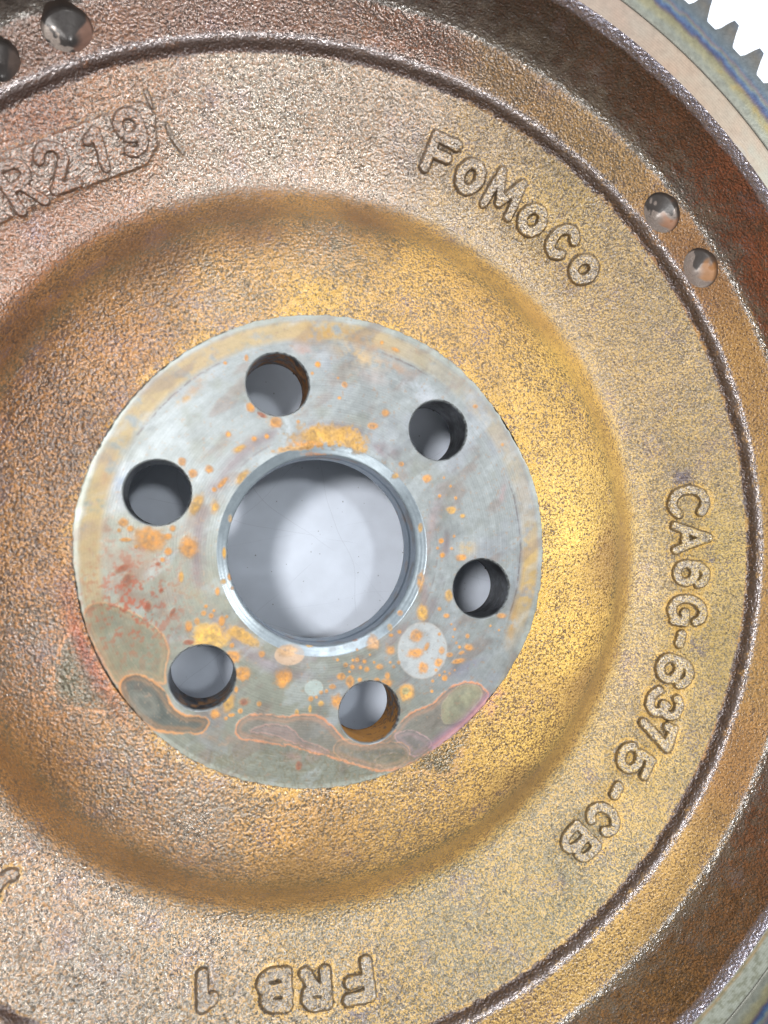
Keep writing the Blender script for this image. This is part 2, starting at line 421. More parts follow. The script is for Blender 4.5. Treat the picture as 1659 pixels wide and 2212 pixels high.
BAND = [CP(*a) for a in [
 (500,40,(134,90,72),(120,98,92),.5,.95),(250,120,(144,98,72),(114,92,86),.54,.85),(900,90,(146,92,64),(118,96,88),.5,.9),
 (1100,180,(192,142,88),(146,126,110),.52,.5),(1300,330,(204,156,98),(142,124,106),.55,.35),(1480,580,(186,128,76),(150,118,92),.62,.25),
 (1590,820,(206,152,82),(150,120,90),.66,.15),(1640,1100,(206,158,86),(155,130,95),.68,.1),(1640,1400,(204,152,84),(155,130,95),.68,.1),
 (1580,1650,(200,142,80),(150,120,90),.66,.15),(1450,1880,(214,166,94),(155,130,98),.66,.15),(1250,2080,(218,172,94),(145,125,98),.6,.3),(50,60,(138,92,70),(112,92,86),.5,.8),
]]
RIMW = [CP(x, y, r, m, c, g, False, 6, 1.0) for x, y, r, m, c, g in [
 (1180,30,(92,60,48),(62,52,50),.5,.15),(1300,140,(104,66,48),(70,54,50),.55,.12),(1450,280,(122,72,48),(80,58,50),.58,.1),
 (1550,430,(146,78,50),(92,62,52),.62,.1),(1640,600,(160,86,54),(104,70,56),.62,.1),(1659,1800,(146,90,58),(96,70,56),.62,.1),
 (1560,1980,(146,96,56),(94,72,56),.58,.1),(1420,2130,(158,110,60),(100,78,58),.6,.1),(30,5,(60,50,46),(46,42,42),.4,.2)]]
def field(cps, x, y, power=3.0):
    cps = np.array(cps); w = []
    jx = x+3.0*fbm(x, y, 0, .12, 2, 91); jy = y+3.0*fbm(x, y, 5, .12, 2, 92)
    acc = np.zeros(x.shape+(8,)); tw = np.zeros(x.shape)
    for c in cps:
        d = (np.hypot(jx-c[0], jy-c[1])+2.0)**-power
        acc += d[..., None]*c[2:]; tw += d
    return acc/tw[..., None]

# stain pools: closed outlines in the photo's measuring frame
c5 = lambda pts: [(55.3+x/2.727, 1161.3+y/2.727) for x, y in pts]
c6 = lambda pts: [(608.3+x/2.727, 1161.3+y/2.727) for x, y in pts]
c3 = lambda pts: [(110.6+x/2.727, 608.3+y/2.727) for x, y in pts]
c4 = lambda pts: [(663.6+x/2.727, 608.3+y/2.727) for x, y in pts]
def smooth_closed(p, n=2):
    p = np.array(p, float)
    for _ in range(n):
        q = np.roll(p, -1, 0); p = np.stack([p*.75+q*.25, p*.25+q*.75], 1).reshape(-1, 2)
    return p
def poly_sd(X, Y, P):
    d = np.full(X.shape, 1e9); ins = np.zeros(X.shape, bool)
    Q = np.roll(P, -1, 0)
    for (x0, y0), (x1, y1) in zip(P, Q):
        vx, vy = x1-x0, y1-y0; L2 = vx*vx+vy*vy+1e-9
        t = np.clip(((X-x0)*vx+(Y-y0)*vy)/L2, 0, 1)
        d = np.minimum(d, np.hypot(X-x0-t*vx, Y-y0-t*vy))
        if abs(vy) > 1e-9:
            c = ((y0 > Y) != (y1 > Y)) & (X < vx*(Y-y0)/vy+x0)
            ins ^= c
    return np.where(ins, -d, d)
def surf_poly(pts, onhub=True):
    return smooth_closed([at(x, y, 0) if onhub else at(x, y, float(-1.5)) for x, y in pts])

spill_l = surf_poly(c5([(330,480),(240,600),(165,740),(155,870),(165,940),(240,1000),(330,1015),(430,1035),(540,1060),(640,1100),(740,1145),(640,1020),(540,900),(440,740)]), False)
spill_r = surf_poly(c6([(1225,930),(1180,1010),(1090,1110),(1070,1180),(1060,1300),(1020,1390),(940,1425),(860,1400),(760,1370),(640,1385),(780,1300),(920,1220),(1080,1090)]), False)
pink_c = at(*c6([(1330,965)])[0], -1)

def local_mask(x, y, P, pad=3):
    lo, hi = P.min(0)-pad, P.max(0)+pad
    return (x > lo[0]) & (x < hi[0]) & (y > lo[1]) & (y < hi[1])

DIMP = []
for cxp, cyp, wp in ((1427, 462, 92), (1510.5, 581, 90), (147, 65.5, 111), (-10, 131, 110)):
    q = at_s(cxp, cyp)
    v = RW @ (np.array([q[0], q[1], float(zprof(np.hypot(*q)))])-np.array([CX, CY, CD]))
    DIMP.append((q*(1+.45/np.hypot(*q)), wp/2*(-v[2])/F_PX*.96))

NT = 1760
def casting(name, r0, r1, step, cps, dark=None, amp=1.0, holes=()):
    p = resample(cut(PF, r0, r1), step); nr = len(p)
    th = np.linspace(0, 2*np.pi, NT, endpoint=False)
    T, R = np.meshgrid(th, p[:, 0], indexing='ij'); Z = np.broadcast_to(p[:, 1], R.shape).copy()
    # surface normal in the (r,z) plane, to displace along it
    d = np.gradient(p, axis=0); nrm = np.stack([-d[:, 1], d[:, 0]], 1); nrm /= np.linalg.norm(nrm, axis=1)[:, None]
    X, Y = R*np.cos(T), R*np.sin(T)
    n = .055*fbm(X, Y, Z, .8, 3, 3)+.16*fbm(X, Y, Z, .09, 2, 5)*amp
    # the step and the wall edges are ragged as cast
    rag = np.exp(-((R-93.5)/.7)**2)*.24 + np.exp(-((R-103.2)/.9)**2)*.30 + np.exp(-((R-72.0)/1.2)**2)*.10 + sstep(103.8, 104.2, R)*.10
    n = n + rag*fbm(X, Y, Z, .65, 3, 11)
    for q, rad in holes:
        n = n*(1-.9*sstep(rad+1.2, rad+.3, np.hypot(X-q[0], Y-q[1])))
    edge = np.minimum(np.abs(R-r0), np.abs(R-r1)); 
    if name == 'hub_boss': n = n*sstep(0, 1.2, np.abs(R-r0))
    if name == 'rim_wall': n = n*sstep(0, .12, np.abs(R-r1))
    R2 = R+n*nrm[:, 0]; Z2 = Z+n*nrm[:, 1]
    X, Y = R2*np.cos(T), R2*np.sin(T)
    for q, rad in holes:
        m = (np.abs(X-q[0]) < rad+2) & (np.abs(Y-q[1]) < rad+2)
        dx, dy = X[m]-q[0], Y[m]-q[1]; dd = np.hypot(dx, dy); k = np.abs(dd-rad) < .21
        s = np.where(k, rad/dd, 1.0); X[m], Y[m] = q[0]+dx*s, q[1]+dy*s
    if name in ('web', 'outer_band'):
        for q, rad in DIMP:
            dd = np.hypot(X-q[0], Y-q[1]); w = sstep(rad+1.6, rad+.3, dd)
            zc = -2.85+0*X
            w = w*sstep(93.3, 94.2, np.hypot(X, Y))*sstep(103.1, 102.3, np.hypot(X, Y)); Z2 = Z2*(1-w)+zc*w
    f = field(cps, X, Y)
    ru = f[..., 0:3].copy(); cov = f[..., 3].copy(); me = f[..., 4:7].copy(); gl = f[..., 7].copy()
    big = fbm(X, Y, Z, .16, 3, 21); mid = fbm(X, Y, Z, .45, 3, 23)
    cov += .07*big+.07*mid-{'web': .05, 'hub_boss': .07}.get(name, .03)
    ru *= (1+.10*big+.12*fbm(X, Y, Z, .3, 2, 29))[..., None]
    me *= (1+.14*fbm(X, Y, Z, .22, 3, 31))[..., None]
    slow = fbm(X, Y, Z, .055, 3, 33); ru *= (1+.16*slow)[..., None]; me *= (1+.16*slow)[..., None]; cov += .10*fbm(X, Y, Z, .075, 3, 34)
    dk = sstep(.34, .55, fbm(X, Y, Z, .55, 3, 35)); me = mixc(me, alb((84, 70, 58)), dk*.4); cov -= .08*dk
    # purple-grey scale here and there
    me = mixc(me, alb((132, 112, 122)), np.clip(fbm(X, Y, Z, .2, 3, 37)-.16, 0, 1)*.9)
    if name in ('web', 'outer_band'):
        a = sstep(.0, .35, 1.0-np.abs(R2-93.2+.55*fbm(X, Y, 0, .75, 3, 41))/.62)  # step wall darkened: its shade painted over the bare iron
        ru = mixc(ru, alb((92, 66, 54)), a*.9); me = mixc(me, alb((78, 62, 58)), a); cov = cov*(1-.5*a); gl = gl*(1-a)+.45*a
        a = np.exp(-((R2-94.0)/.5)**2)
        me = mixc(me, alb((158, 148, 148)), a*.9); cov -= .38*a; gl = np.maximum(gl, .95*a)
    if name in ('outer_band', 'rim_wall'):
        a = np.exp(-((R2-103.1+.25*mid)/.5)**2)
        me = mixc(me, alb((150, 146, 140)), a*.95); cov -= .45*a; gl = np.maximum(gl, .95*a)
    if name == 'rim_wall':
        a = sstep(12.6, 13.4, Z2+.35*mid)
        me = mixc(me, alb((146, 142, 156)), a); ru = mixc(ru, alb((130, 112, 112)), a); cov = cov*(1-a)+.25*a; gl = gl*(1-a)+.8*a
    if name == 'hub_boss':
        wf = field(WEB, X, Y); a = sstep(69.0, 72.2, R+1.6*mid+1.0*fbm(X, Y, Z, 1.3, 2, 43))
        ru = mixc(ru, wf[..., :3], a); me = mixc(me, wf[..., 4:7], a); cov = cov*(1-a)+wf[..., 3]*a; gl = gl*(1-a)+wf[..., 7]*a
        # brown flank, yellow bloom hugging the machined edge
        a = sstep(45.5, 42.3, R2+1.0*mid); a = a*sstep(-.5, .4, mid+big); ru = mixc(ru, alb((206, 164, 70)), a*.55); cov += .16*a
        for P, edgecol in ((spill_l, (206, 150, 104)), (spill_r, (196, 156, 112))):
            m = local_mask(X, Y, P); sd = np.full(X.shape, 9.); sd[m] = poly_sd(X[m]+1.5*mid[m], Y[m]+1.5*big[m], P)+.8*mid[m]
            a = sstep(1.2, -2.4, sd)*sstep(-.9, .3, mid+big+.35)
            cov -= .22*a; me = mixc(me, alb((104, 100, 78)), a*.8); ru = mixc(ru, alb((150, 112, 70)), a*.5); gl = np.maximum(gl, .6*a)
            a = np.exp(-(sd/.26)**2)*sstep(-.4, .3, mid+.2)*.85
            ru = mixc(ru, alb(edgecol), a); cov += .5*a
        # rust run along the lower left of the hub
        ang = np.degrees(np.arctan2(Y, X)); a = np.exp(-((ang+158)/15)**2)*np.exp(-((R2-43.4)/1.6)**2)
        ru = mixc(ru, alb((150, 66, 30)), a*.95); me = mixc(me, alb((112, 60, 42)), a*.8); cov += .2*a
        a = np.exp(-(((X-pink_c[0])/4.2)**2+((Y-pink_c[1])/2.4)**2))*sstep(-.2, .4, mid)
        me = mixc(me, alb((176, 108, 150)), a*.8); ru = mixc(ru, alb((206, 140, 130)), a*.8)
        # flank kept dull; its rust brown is darkened by painted slope shade
        a = sstep(60.5, 63.5, R2)*sstep(72.5, 70.2, R2); gl = gl*(1-.75*a); cov += .04*a
        a2 = sstep(59, 61, R2)*sstep(64, 61.5, R2); me = mixc(me, alb((84, 82, 58)), a2*.6)
    if name == 'web':
        for ch, o_, et, er, n_, st, hw, rel, lift in glyphs:
            k = (np.abs(X-o_[0]) < 9) & (np.abs(Y-o_[1]) < 9)
            if not k.any(): continue
            dx, dy = X[k]-o_[0], Y[k]-o_[1]
            u = dx*et[0]+dy*et[1]; v = (dx*er[0]+dy*er[1])/(er[0]**2+er[1]**2)
            d_ = seg_dist(u, v, st)
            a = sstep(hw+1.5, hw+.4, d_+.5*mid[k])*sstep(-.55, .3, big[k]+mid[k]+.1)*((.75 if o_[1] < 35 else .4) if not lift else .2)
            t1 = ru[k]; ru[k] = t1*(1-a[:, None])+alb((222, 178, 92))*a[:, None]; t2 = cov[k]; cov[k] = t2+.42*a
        # grime by the first letter and near the part number
        for gx, gy, gr in ((880, 322, 3.2), (1470, 1030, 3.0), (1455, 1195, 1.6), (1530, 1220, 2.2), (770, 2180, 3), (830, 2140, 2.5), (1500, 1400, 2)):
            q = at_s(gx, gy); a = np.exp(-(((X-q[0])**2+(Y-q[1])**2)/gr**2))*sstep(-.1, .5, mid+.25)
            me = mixc(me, alb((104, 92, 96)), a); cov -= .3*a
    me = np.clip(me, .01, .9); ru = np.clip(ru, .01, .9)
    A = {'rust': np.concatenate([ru, np.clip(cov, 0, 1)[..., None]], -1), 'metal': np.concatenate([me, np.clip(gl, 0, 1)[..., None]], -1)}
    V = np.stack([X, Y, Z2], -1).reshape(-1, 3); F = gridfaces(NT, nr)
    if holes:
        c = V[F].mean(1); kill = np.zeros(len(F), bool)
        for q, rad in holes: kill |= np.hypot(c[:, 0]-q[0], c[:, 1]-q[1]) < rad-.02
        F = F[~kill]
        V, F, A = compact(V, F, A)
    return mesh_from(name, V, F, M_CAST, fly, A), (X, Y, Z2)

casting('hub_boss', 42.0, 72.4, .30, BOSS)
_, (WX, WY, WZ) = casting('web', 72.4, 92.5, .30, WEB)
DH = [(q, r) for q, r in DIMP]
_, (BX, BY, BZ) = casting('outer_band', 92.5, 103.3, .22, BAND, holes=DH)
casting('rim_wall', 103.3, 104.8, .28, RIMW)

def band_z(x, y):
    """height of the built band at plan points, by nearest grid vertex"""
    out = []
    for a, b in zip(np.ravel(x), np.ravel(y)):
        t = int(round((math.atan2(b, a) % (2*math.pi))/(2*math.pi)*NT)) % NT
        ii = [(t+k) % NT for k in (-1, 0, 1)]
        d = np.hypot(BX[ii]-a, BY[ii]-b); j = np.unravel_index(np.argmin(d), d.shape)
        out.append(BZ[ii][j])
    return np.array(out)

# ------------------------------------------------------------------ balance holes drilled into the outer band
def bowl(q, rad, deep, tint, dark=0.0):
    nt, nr = 96, 30
    th = np.linspace(0, 2*np.pi, nt, endpoint=False); s = np.linspace(0, 1, nr)
    zc = float(zprof(np.hypot(*q)))
    lipz = band_z(q[0]+rad*np.cos(th), q[1]+rad*np.sin(th))
    for _ in range(3): lipz = (np.roll(lipz, 1)+lipz*2+np.roll(lipz, -1))/4
    T, S = np.meshgrid(th, s, indexing='ij')
    rho = rad*np.where(S < .22, 1.0-.03*(S/.22), .97*(1-(S-.22)/.78))
    u_ = np.clip((S-.22)/.78, 0, 1); h = np.where(S < .22, (S/.22)*.22, .22+.78*(1-np.sqrt((1-u_)**2+.02)+.141)/1.131*1.0)
    Z = lipz[:, None]*(1-sstep(0, .25, S)) + zc*sstep(0, .25, S) - deep*h
    X, Y = q[0]+rho*np.cos(T), q[1]+rho*np.sin(T)
    # collapse the last ring gently (kept as a tiny disc)
    n = fbm(X, Y, Z, .35, 3, 51); n2 = fbm(X, Y, Z, .9, 3, 52)
    c = np.broadcast_to(alb((160, 148, 140)), X.shape+(3,)).copy(); a_ = np.full(X.shape, 1.0)
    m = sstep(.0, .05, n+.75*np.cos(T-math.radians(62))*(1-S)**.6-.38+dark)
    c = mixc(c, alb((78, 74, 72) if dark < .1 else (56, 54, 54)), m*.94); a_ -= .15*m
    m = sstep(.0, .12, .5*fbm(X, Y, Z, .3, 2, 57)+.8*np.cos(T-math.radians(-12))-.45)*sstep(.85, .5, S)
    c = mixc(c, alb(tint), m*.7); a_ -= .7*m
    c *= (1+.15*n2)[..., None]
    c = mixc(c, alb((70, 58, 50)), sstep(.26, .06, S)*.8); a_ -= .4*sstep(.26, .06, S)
    A = {'paint': np.concatenate([c, np.clip(a_, 0, 1)[..., None]], -1).reshape(-1, 4)}
    V = np.stack([X, Y, Z], -1).reshape(-1, 3)
    return mesh_from('balance_hole', V, gridfaces(nt, nr)[:, ::-1], M_BOWL, fly, A)
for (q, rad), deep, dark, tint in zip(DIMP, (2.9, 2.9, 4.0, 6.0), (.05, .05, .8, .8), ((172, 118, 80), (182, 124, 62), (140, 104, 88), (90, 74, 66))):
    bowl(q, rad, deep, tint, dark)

# ------------------------------------------------------------------ raised characters, each its own piece
def relief(name, o_, et, er, n_, sdf, ext, hw, rel, lift, step=.15, rc=None, mcn=None, fil=.42, label=None, gls=.55, soft=1.0):
    name_soft = (o_[1] > 35)
    u = np.arange(ext[0], ext[1]+step, step); v = np.arange(ext[2], ext[3]+step, step)
    U, Vv = np.meshgrid(u, v, indexing='ij')
    P0 = o_[None, None]+U[..., None]*et+Vv[..., None]*er
    w = .16*fbm(P0[..., 0], P0[..., 1], 0, .9, 3, 61)
    d = sdf(U, Vv)+w
    h = rel*sstep(hw+fil*.5, hw-fil*.45, d)
    # keep the foot of the piece just inside the web
    base = zprof(np.hypot(P0[..., 0], P0[..., 1]))
    h = h+lift*sstep(hw+.9, hw+.2, d)*0+lift-.13*sstep(hw+.45, hw+.8, d)
    h += .05*fbm(P0[..., 0], P0[..., 1], 1, 1.2, 3, 63)*sstep(hw+.5, hw, d)
    P = P0+h[..., None]*n_
    P[..., 2] += base-P0[..., 2]
    x, y, z = P[..., 0], P[..., 1], P[..., 2]
    f = field(WEB, x, y)
    ru, cov, me, gl = f[..., :3], f[..., 3], f[..., 4:7], f[..., 7]
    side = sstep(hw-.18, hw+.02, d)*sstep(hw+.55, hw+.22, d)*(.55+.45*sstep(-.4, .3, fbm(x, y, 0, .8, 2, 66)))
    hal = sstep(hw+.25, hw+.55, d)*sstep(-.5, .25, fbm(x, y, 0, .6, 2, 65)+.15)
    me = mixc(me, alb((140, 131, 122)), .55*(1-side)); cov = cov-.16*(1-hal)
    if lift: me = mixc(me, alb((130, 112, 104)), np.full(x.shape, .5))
    me = mixc(me, alb((70, 54, 40)), side*.55*soft); ru = mixc(ru, alb((120, 84, 48)), side*.55*soft); cov = cov-.05*side  # sides take painted wall shade along with crevice dirt
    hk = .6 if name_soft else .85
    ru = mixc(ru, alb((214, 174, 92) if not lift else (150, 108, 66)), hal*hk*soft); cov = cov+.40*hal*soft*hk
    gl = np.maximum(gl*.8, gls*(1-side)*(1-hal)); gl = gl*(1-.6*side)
    A = {'rust': np.concatenate([ru, np.clip(cov, 0, 1)[..., None]], -1), 'metal': np.concatenate([me, np.clip(gl, 0, 1)[..., None]], -1)}
    F = gridfaces(len(u), len(v), False)
    dd = d.reshape(-1); keep = dd[F].min(1) < hw+.85
    V, F, A = compact(P.reshape(-1, 3), F[keep][:, ::-1], A)
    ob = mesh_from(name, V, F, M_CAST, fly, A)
    if label: ob['label'] = label
    return ob
NAMES = {'-': 'dash'}
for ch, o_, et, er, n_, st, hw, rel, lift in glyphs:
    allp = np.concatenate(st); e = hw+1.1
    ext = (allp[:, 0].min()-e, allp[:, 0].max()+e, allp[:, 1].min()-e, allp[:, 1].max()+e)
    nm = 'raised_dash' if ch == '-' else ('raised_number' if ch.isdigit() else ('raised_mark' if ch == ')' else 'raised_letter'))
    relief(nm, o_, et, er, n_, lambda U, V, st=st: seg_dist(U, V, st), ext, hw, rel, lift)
# the insert plate under the date code, and two little parting lines beside it
qs = [at_s(x, y) for x, y in PLATE]; qc = at_s(160, 350); o_, et, er, n_ = frame_at(qc)
def to_uv(q): 
    d_ = np.array(q)-o_[:2]; return (d_@et[:2], (d_@er[:2])/(er[0]**2+er[1]**2))
PP = smooth_closed([to_uv(q) for q in qs], 1)
relief('insert_plate', o_, et, er, n_, lambda U, V: poly_sd(U, V, PP)+.1, (PP[:, 0].min()-1.2, PP[:, 0].max()+1.2, PP[:, 1].min()-1.2, PP[:, 1].max()+1.2), 0.0, .6, 0, .18, fil=.6, gls=.85, soft=.35)
for pts, hw, rel in TICKS:
    st = [np.array([to_uv(at_s(*p)) for p in pts])]; allp = st[0]
    relief('parting_line', o_, et, er, n_, lambda U, V, st=st: seg_dist(U, V, st), (allp[:, 0].min()-1.5, allp[:, 0].max()+1.5, allp[:, 1].min()-1.5, allp[:, 1].max()+1.5), hw, rel, 0, .12, fil=.35)

# ------------------------------------------------------------------ machined hub face
HUBR = np.array([(-176.1,41.98),(-171.8,41.79),(-145.4,41.7),(-125,42.15),(-104.8,41.9),(-95.7,42.06),(-75.3,42.1),(-41.2,41.75),(-21.8,42.3),(-3.8,41.95),(16.6,42.2),(32.8,41.6),(57,42.3),(96.9,42.08),(124.8,41.87),(151.4,41.79),(170,42.31)])
def hub_r(T):
    a = np.degrees(T); a = (a+180) % 360-180
    r = np.interp(a, np.concatenate([[HUBR[-1, 0]-360], HUBR[:, 0], [HUBR[0, 0]+360]]), np.concatenate([[HUBR[-1, 1]], HUBR[:, 1], [HUBR[0, 1]]]))
    return r+.10*noise(42*np.cos(T), 42*np.sin(T), 0, .9, 71)+.09*noise(42*np.cos(T), 42*np.sin(T), 0, 2.2, 72)
HOLES = [(np.array([Rb*math.cos(math.radians(a)), Rb*math.sin(math.radians(a))]), 5.49) for a, Rb in
         zip((46.304, 106.186, 160.773, 225.473, 285.452, 345.938), (30.555, 30.532, 30.441, 30.274, 30.274, 30.442))]
OR, YE, PE, RE, DK = (196, 136, 58), (192, 148, 68), (184, 148, 116), (140, 78, 52), (120, 100, 92)
BL = []
def B(cf, lst, col=OR):
    for t in lst:
        x, y, rx = t[0], t[1], t[2]; ry = t[3] if len(t) > 3 else rx; rot = t[4] if len(t) > 4 else 0
        c = t[5] if len(t) > 5 else col; kind = t[6] if len(t) > 6 else 0
        BL.append((cf([(x, y)])[0], rx/2.727, ry/2.727, rot, c, kind))
# soft stains first, plus a pale glare spot painted beside the bore
B(c3, [(860,610,70,26,-45,PE,2),(790,690,75,22,-35,YE,2),(1560,330,120,30,-10,YE,2),(330,1130,30,90,20,PE,2),(420,1180,40,70,0,(150,165,185),2),(1490,410,70,40,20,(190,160,150),2),(330,1500,40,110,0,(160,120,95),2),(1380,870,40,60,0,(205,215,222),2)])
B(c4, [(130,290,140,34,8,YE,2),(330,350,160,36,22,PE,2),(300,440,170,60,18,(222,186,128),2),(520,510,110,40,25,PE,2),(700,690,70,50,20,(205,210,220),2),(640,620,200,50,20,(182,190,198),2),
       (380,560,150,50,15,(182,172,168),2),(760,1330,40,200,15,(170,165,170),2),(730,1450,30,170,10,(168,152,150),2),(430,1000,60,18,45,(160,145,150),2),(1150,1250,22,90,12,(175,150,150),2)])
B(c5, [(590,240,75,110,0,RE,2),(640,130,160,60,10,(168,145,125),2),(430,650,60,130,-35,(170,100,62),2),(380,60,60,200,0,(178,158,120),2),(980,330,240,60,15,(165,160,135),2),(860,430,60,40,0,RE,2),(1100,240,60,50,0,(165,165,150),2),(1430,740,90,50,20,(165,160,165),2),
       (1290,600,150,60,35,(170,160,160),2),(500,420,130,50,10,(176,180,130),2),(1130,1180,90,60,30,(130,128,110),2),(1180,1180,120,40,10,(150,130,118),2)])
B(c6, [(200,700,160,36,-18,(150,138,140),2),(700,560,150,44,-38,(158,142,140),2),(840,330,30,150,5,(160,142,142),2),(1100,760,130,34,-22,(135,132,150),2),(900,830,90,50,-20,(160,148,142),2),(400,640,150,24,-10,(158,140,135),2),
       (1360,500,30,160,10,YE,2),(1010,450,40,200,8,(168,175,180),2),(1340,230,34,90,0,(175,190,200),2),(90,1290,110,30,10,(170,140,130),2),(860,1000,200,60,-28,(150,150,140),2)])
B(c6, [(830,665,143,155,0,(196,202,204),1),(190,885,50,42,0,(182,196,192),1)])
B(c3, [(1315,830,32,26),(1245,787,26,12,25,RE),(1175,740,20,22),(1045,900,14,16),(1195,925,15),(1270,912,12),(1105,985,34,16,-30,YE),(1125,1150,46,18,-48,YE),(1010,1185,32,12,-50),(770,1060,16,18),(835,1130,18,20),
       (930,1105,18,20),(960,1225,11),(850,1315,58,24,-60,YE),(965,1330,22,34,0,YE),(1055,1395,12,24,0,YE),(1020,1600,10,30,0,YE),(425,1420,22),(465,1455,16),(580,1518,72,58),(810,1562,44,52),(690,1590,17),(715,1455,15),(440,1520,26,9),(655,1638,11),
       (690,1500,16),(1568,490,14),(1455,825,10),(1150,450,9,16),(1025,480,9),(400,1465,9),(500,1560,9)])
B(c4, [(460,775,22,19),(385,850,27,18),(220,608,15),(65,488,14),(182,568,6),(30,540,9),(190,685,12,9),(555,1075,14,12),(520,1145,20,18,0,YE),(705,1160,26,20),(805,1155,7),(850,1345,25,20,0,YE),(915,1380,16,12,0,YE),(845,1205,8),(875,1275,9),
       (780,1262,9),(670,1450,12,27,0,YE),(790,1530,12),(795,1612,15),(1150,960,9),(990,735,14,10),(768,1570,8),(850,1572,8),(865,1500,8),(520,400,24,12,20),(440,360,12)])
B(c4, [(30,915,95,50,0,YE,3),(130,905,110,52,0,YE,3),(240,930,80,50,10,YE,3),(0,960,90,18,0,(200,140,66),3),(-80,985,100,14,-8,(196,150,84),3),(300,975,45,30,20,YE,3),(50,1015,70,10,0,(190,130,80),3)])
B(c5, [(1090,580,88,62,0,(218,172,78)),(1280,578,84,28,32,YE),(960,530,18,30),(1010,492,12,16),(1050,445,13),(1095,460,13),(1155,490,16,26),(1110,430,8),(1185,465,8),(1062,405,9),(1225,700,40,32),(1275,802,42,32),(1216,635,12),(1192,975,28,50,20,YE),
       (1120,1037,24,26),(1285,968,24,18,0,RE),(1375,980,12),(1265,1020,12),(1212,1045,18,9),(1240,895,10,18),(1515,832,42,44),(1390,686,16),(1130,315,11,20),(915,230,12,26,0,YE),(1205,235,15,20),(1166,260,14,14,0,YE),(1218,300,9),(1170,90,11,30,0,YE),
       (960,615,26,13,0,RE),(720,405,17,24,0,RE),(865,440,10,22,30,RE),(1180,1065,9),(800,310,10,10,0,RE),(780,155,12,10,0,RE),(570,180,36,14,-30,RE),(600,250,20,34,20,RE)])
B(c5, [(1555,690,80,56,0,(222,190,160),1),(1540,665,50,26,0,(205,165,120))])
B(c6, [(830,437,28,48,0,YE),(702,445,14),(640,530,14,20,0,YE),(540,617,38,42,0,(208,160,110)),(642,665,28,24),(795,578,35,30),(790,680,44,26),(855,642,12,26,25),(832,765,27,30),(925,735,24,26),(942,665,16,20),(1100,645,30,18,15),(1060,678,18,9,-20),
       (1040,728,38,14,-12),(990,690,18,12),(960,828,16),(735,915,42,46,10,(216,160,70)),(732,905,20,20,0,(160,160,120)),(622,855,34,22),(625,815,16,20),(405,850,22,30),(350,818,22,17),(325,960,34),(342,1005,10),(575,760,22,15),(418,762,13),(502,775,14),(445,720,12),
       (487,730,11),(465,765,11),(420,722,8),(377,750,11),(560,837,16,10),(460,837,12),(300,878,17,12),(265,905,9),(232,912,10),(172,950,13),(205,940,8),(232,975,16,14,0,YE),(90,1030,10,16,0,YE),(167,1010,8,20,0,YE),(1295,460,26,15),(970,460,17,13),(985,342,22,30,0,YE),
       (930,420,11),(930,568,10),(1020,540,9),(1000,510,6),(820,250,18,64,8,(196,146,82)),(945,105,12),(940,20,14),(1095,580,13),(890,845,8),(885,905,9),(910,780,9),(435,605,17,9,0,RE),(375,595,12,8,0,RE),(1048,645,10),(1010,585,7),(1030,620,7),(645,575,14,10),(695,555,12),
       (445,660,7),(520,690,7),(545,735,8),(400,790,7),(330,720,8),(660,760,8),(690,735,9),(640,735,8),(1230,520,7),(1280,545,7),(960,790,7),(990,800,6),(1020,780,6),(930,810,7),(100,1345,16,24,0,RE),(170,640,20,10,0,YE),(560,1350,6),(1090,60,60,50,0,(212,178,110),2),(1060,118,30,18)])
POOLS = [
 (c5([(335,470),(360,410),(430,378),(540,400),(680,470),(800,555),(838,620),(850,690),(815,780),(840,880),(700,815),(600,812),(545,870),(500,800),(430,680),(370,570)]), (128, 130, 104), .75, (190, 146, 104), .8),
 (c5([(548,870),(580,818),(640,803),(720,825),(800,880),(850,965),(890,1025),(960,1050),(1060,1058),(1087,1090),(1040,1160),(920,1150),(780,1142),(680,1080),(590,975)]), (92, 98, 92), .95, (200, 142, 88), .9),
 (c5([(1230,1150),(1245,1090),(1300,1045),(1400,1040),(1509,1055)])+c6([(30,1060),(90,1045),(200,1040),(270,1080),(330,1150),(400,1215),(520,1230),(600,1200),(660,1150),(700,1085),(780,1020),(890,985),(960,900),(1060,850),(1150,850),(1205,900),(1225,935),(1120,1070),(1000,1160),(880,1260),(720,1350),(600,1385),(440,1340),(320,1300),(200,1270),(90,1240),(0,1205)])+c5([(1540,1235),(1400,1200),(1270,1190)]), (130, 126, 118), .7, (200, 134, 92), .8),
 (c6([(545,1320),(570,1285),(660,1265),(740,1280),(755,1310),(700,1350),(600,1360)]), (118, 122, 100), .7, (190, 160, 134), .55),
 (c6([(660,1150),(760,1130),(850,1170),(890,1210),(850,1260),(770,1300),(740,1250),(680,1200)]), (128, 124, 128), .5, (180, 146, 150), .55),
 (c6([(300,1230),(350,1185),(420,1190),(540,1215),(700,1200),(770,1250),(720,1340),(600,1375),(440,1335),(320,1290)]), (132, 128, 118), .5, (190, 144, 110), .55),
 (c5([(1300,1150),(1380,1105),(1500,1095),(1600,1140)])+c6([(100,1190),(240,1230),(300,1280),(160,1250),(0,1180),(-80,1150)]), (134, 126, 126), .5, (176, 136, 126), .55),
 (c6([(1000,900),(1060,865),(1140,860),(1190,910),(1160,980),(1060,1080),(960,1110),(930,1010)]), (164, 164, 132), .6, (160, 150, 124), .5),
 (c5([(600,920),(640,890),(760,930),(800,1020),(740,1070),(650,1030)]), (122, 124, 116), .5, (140, 138, 126), .3),
]
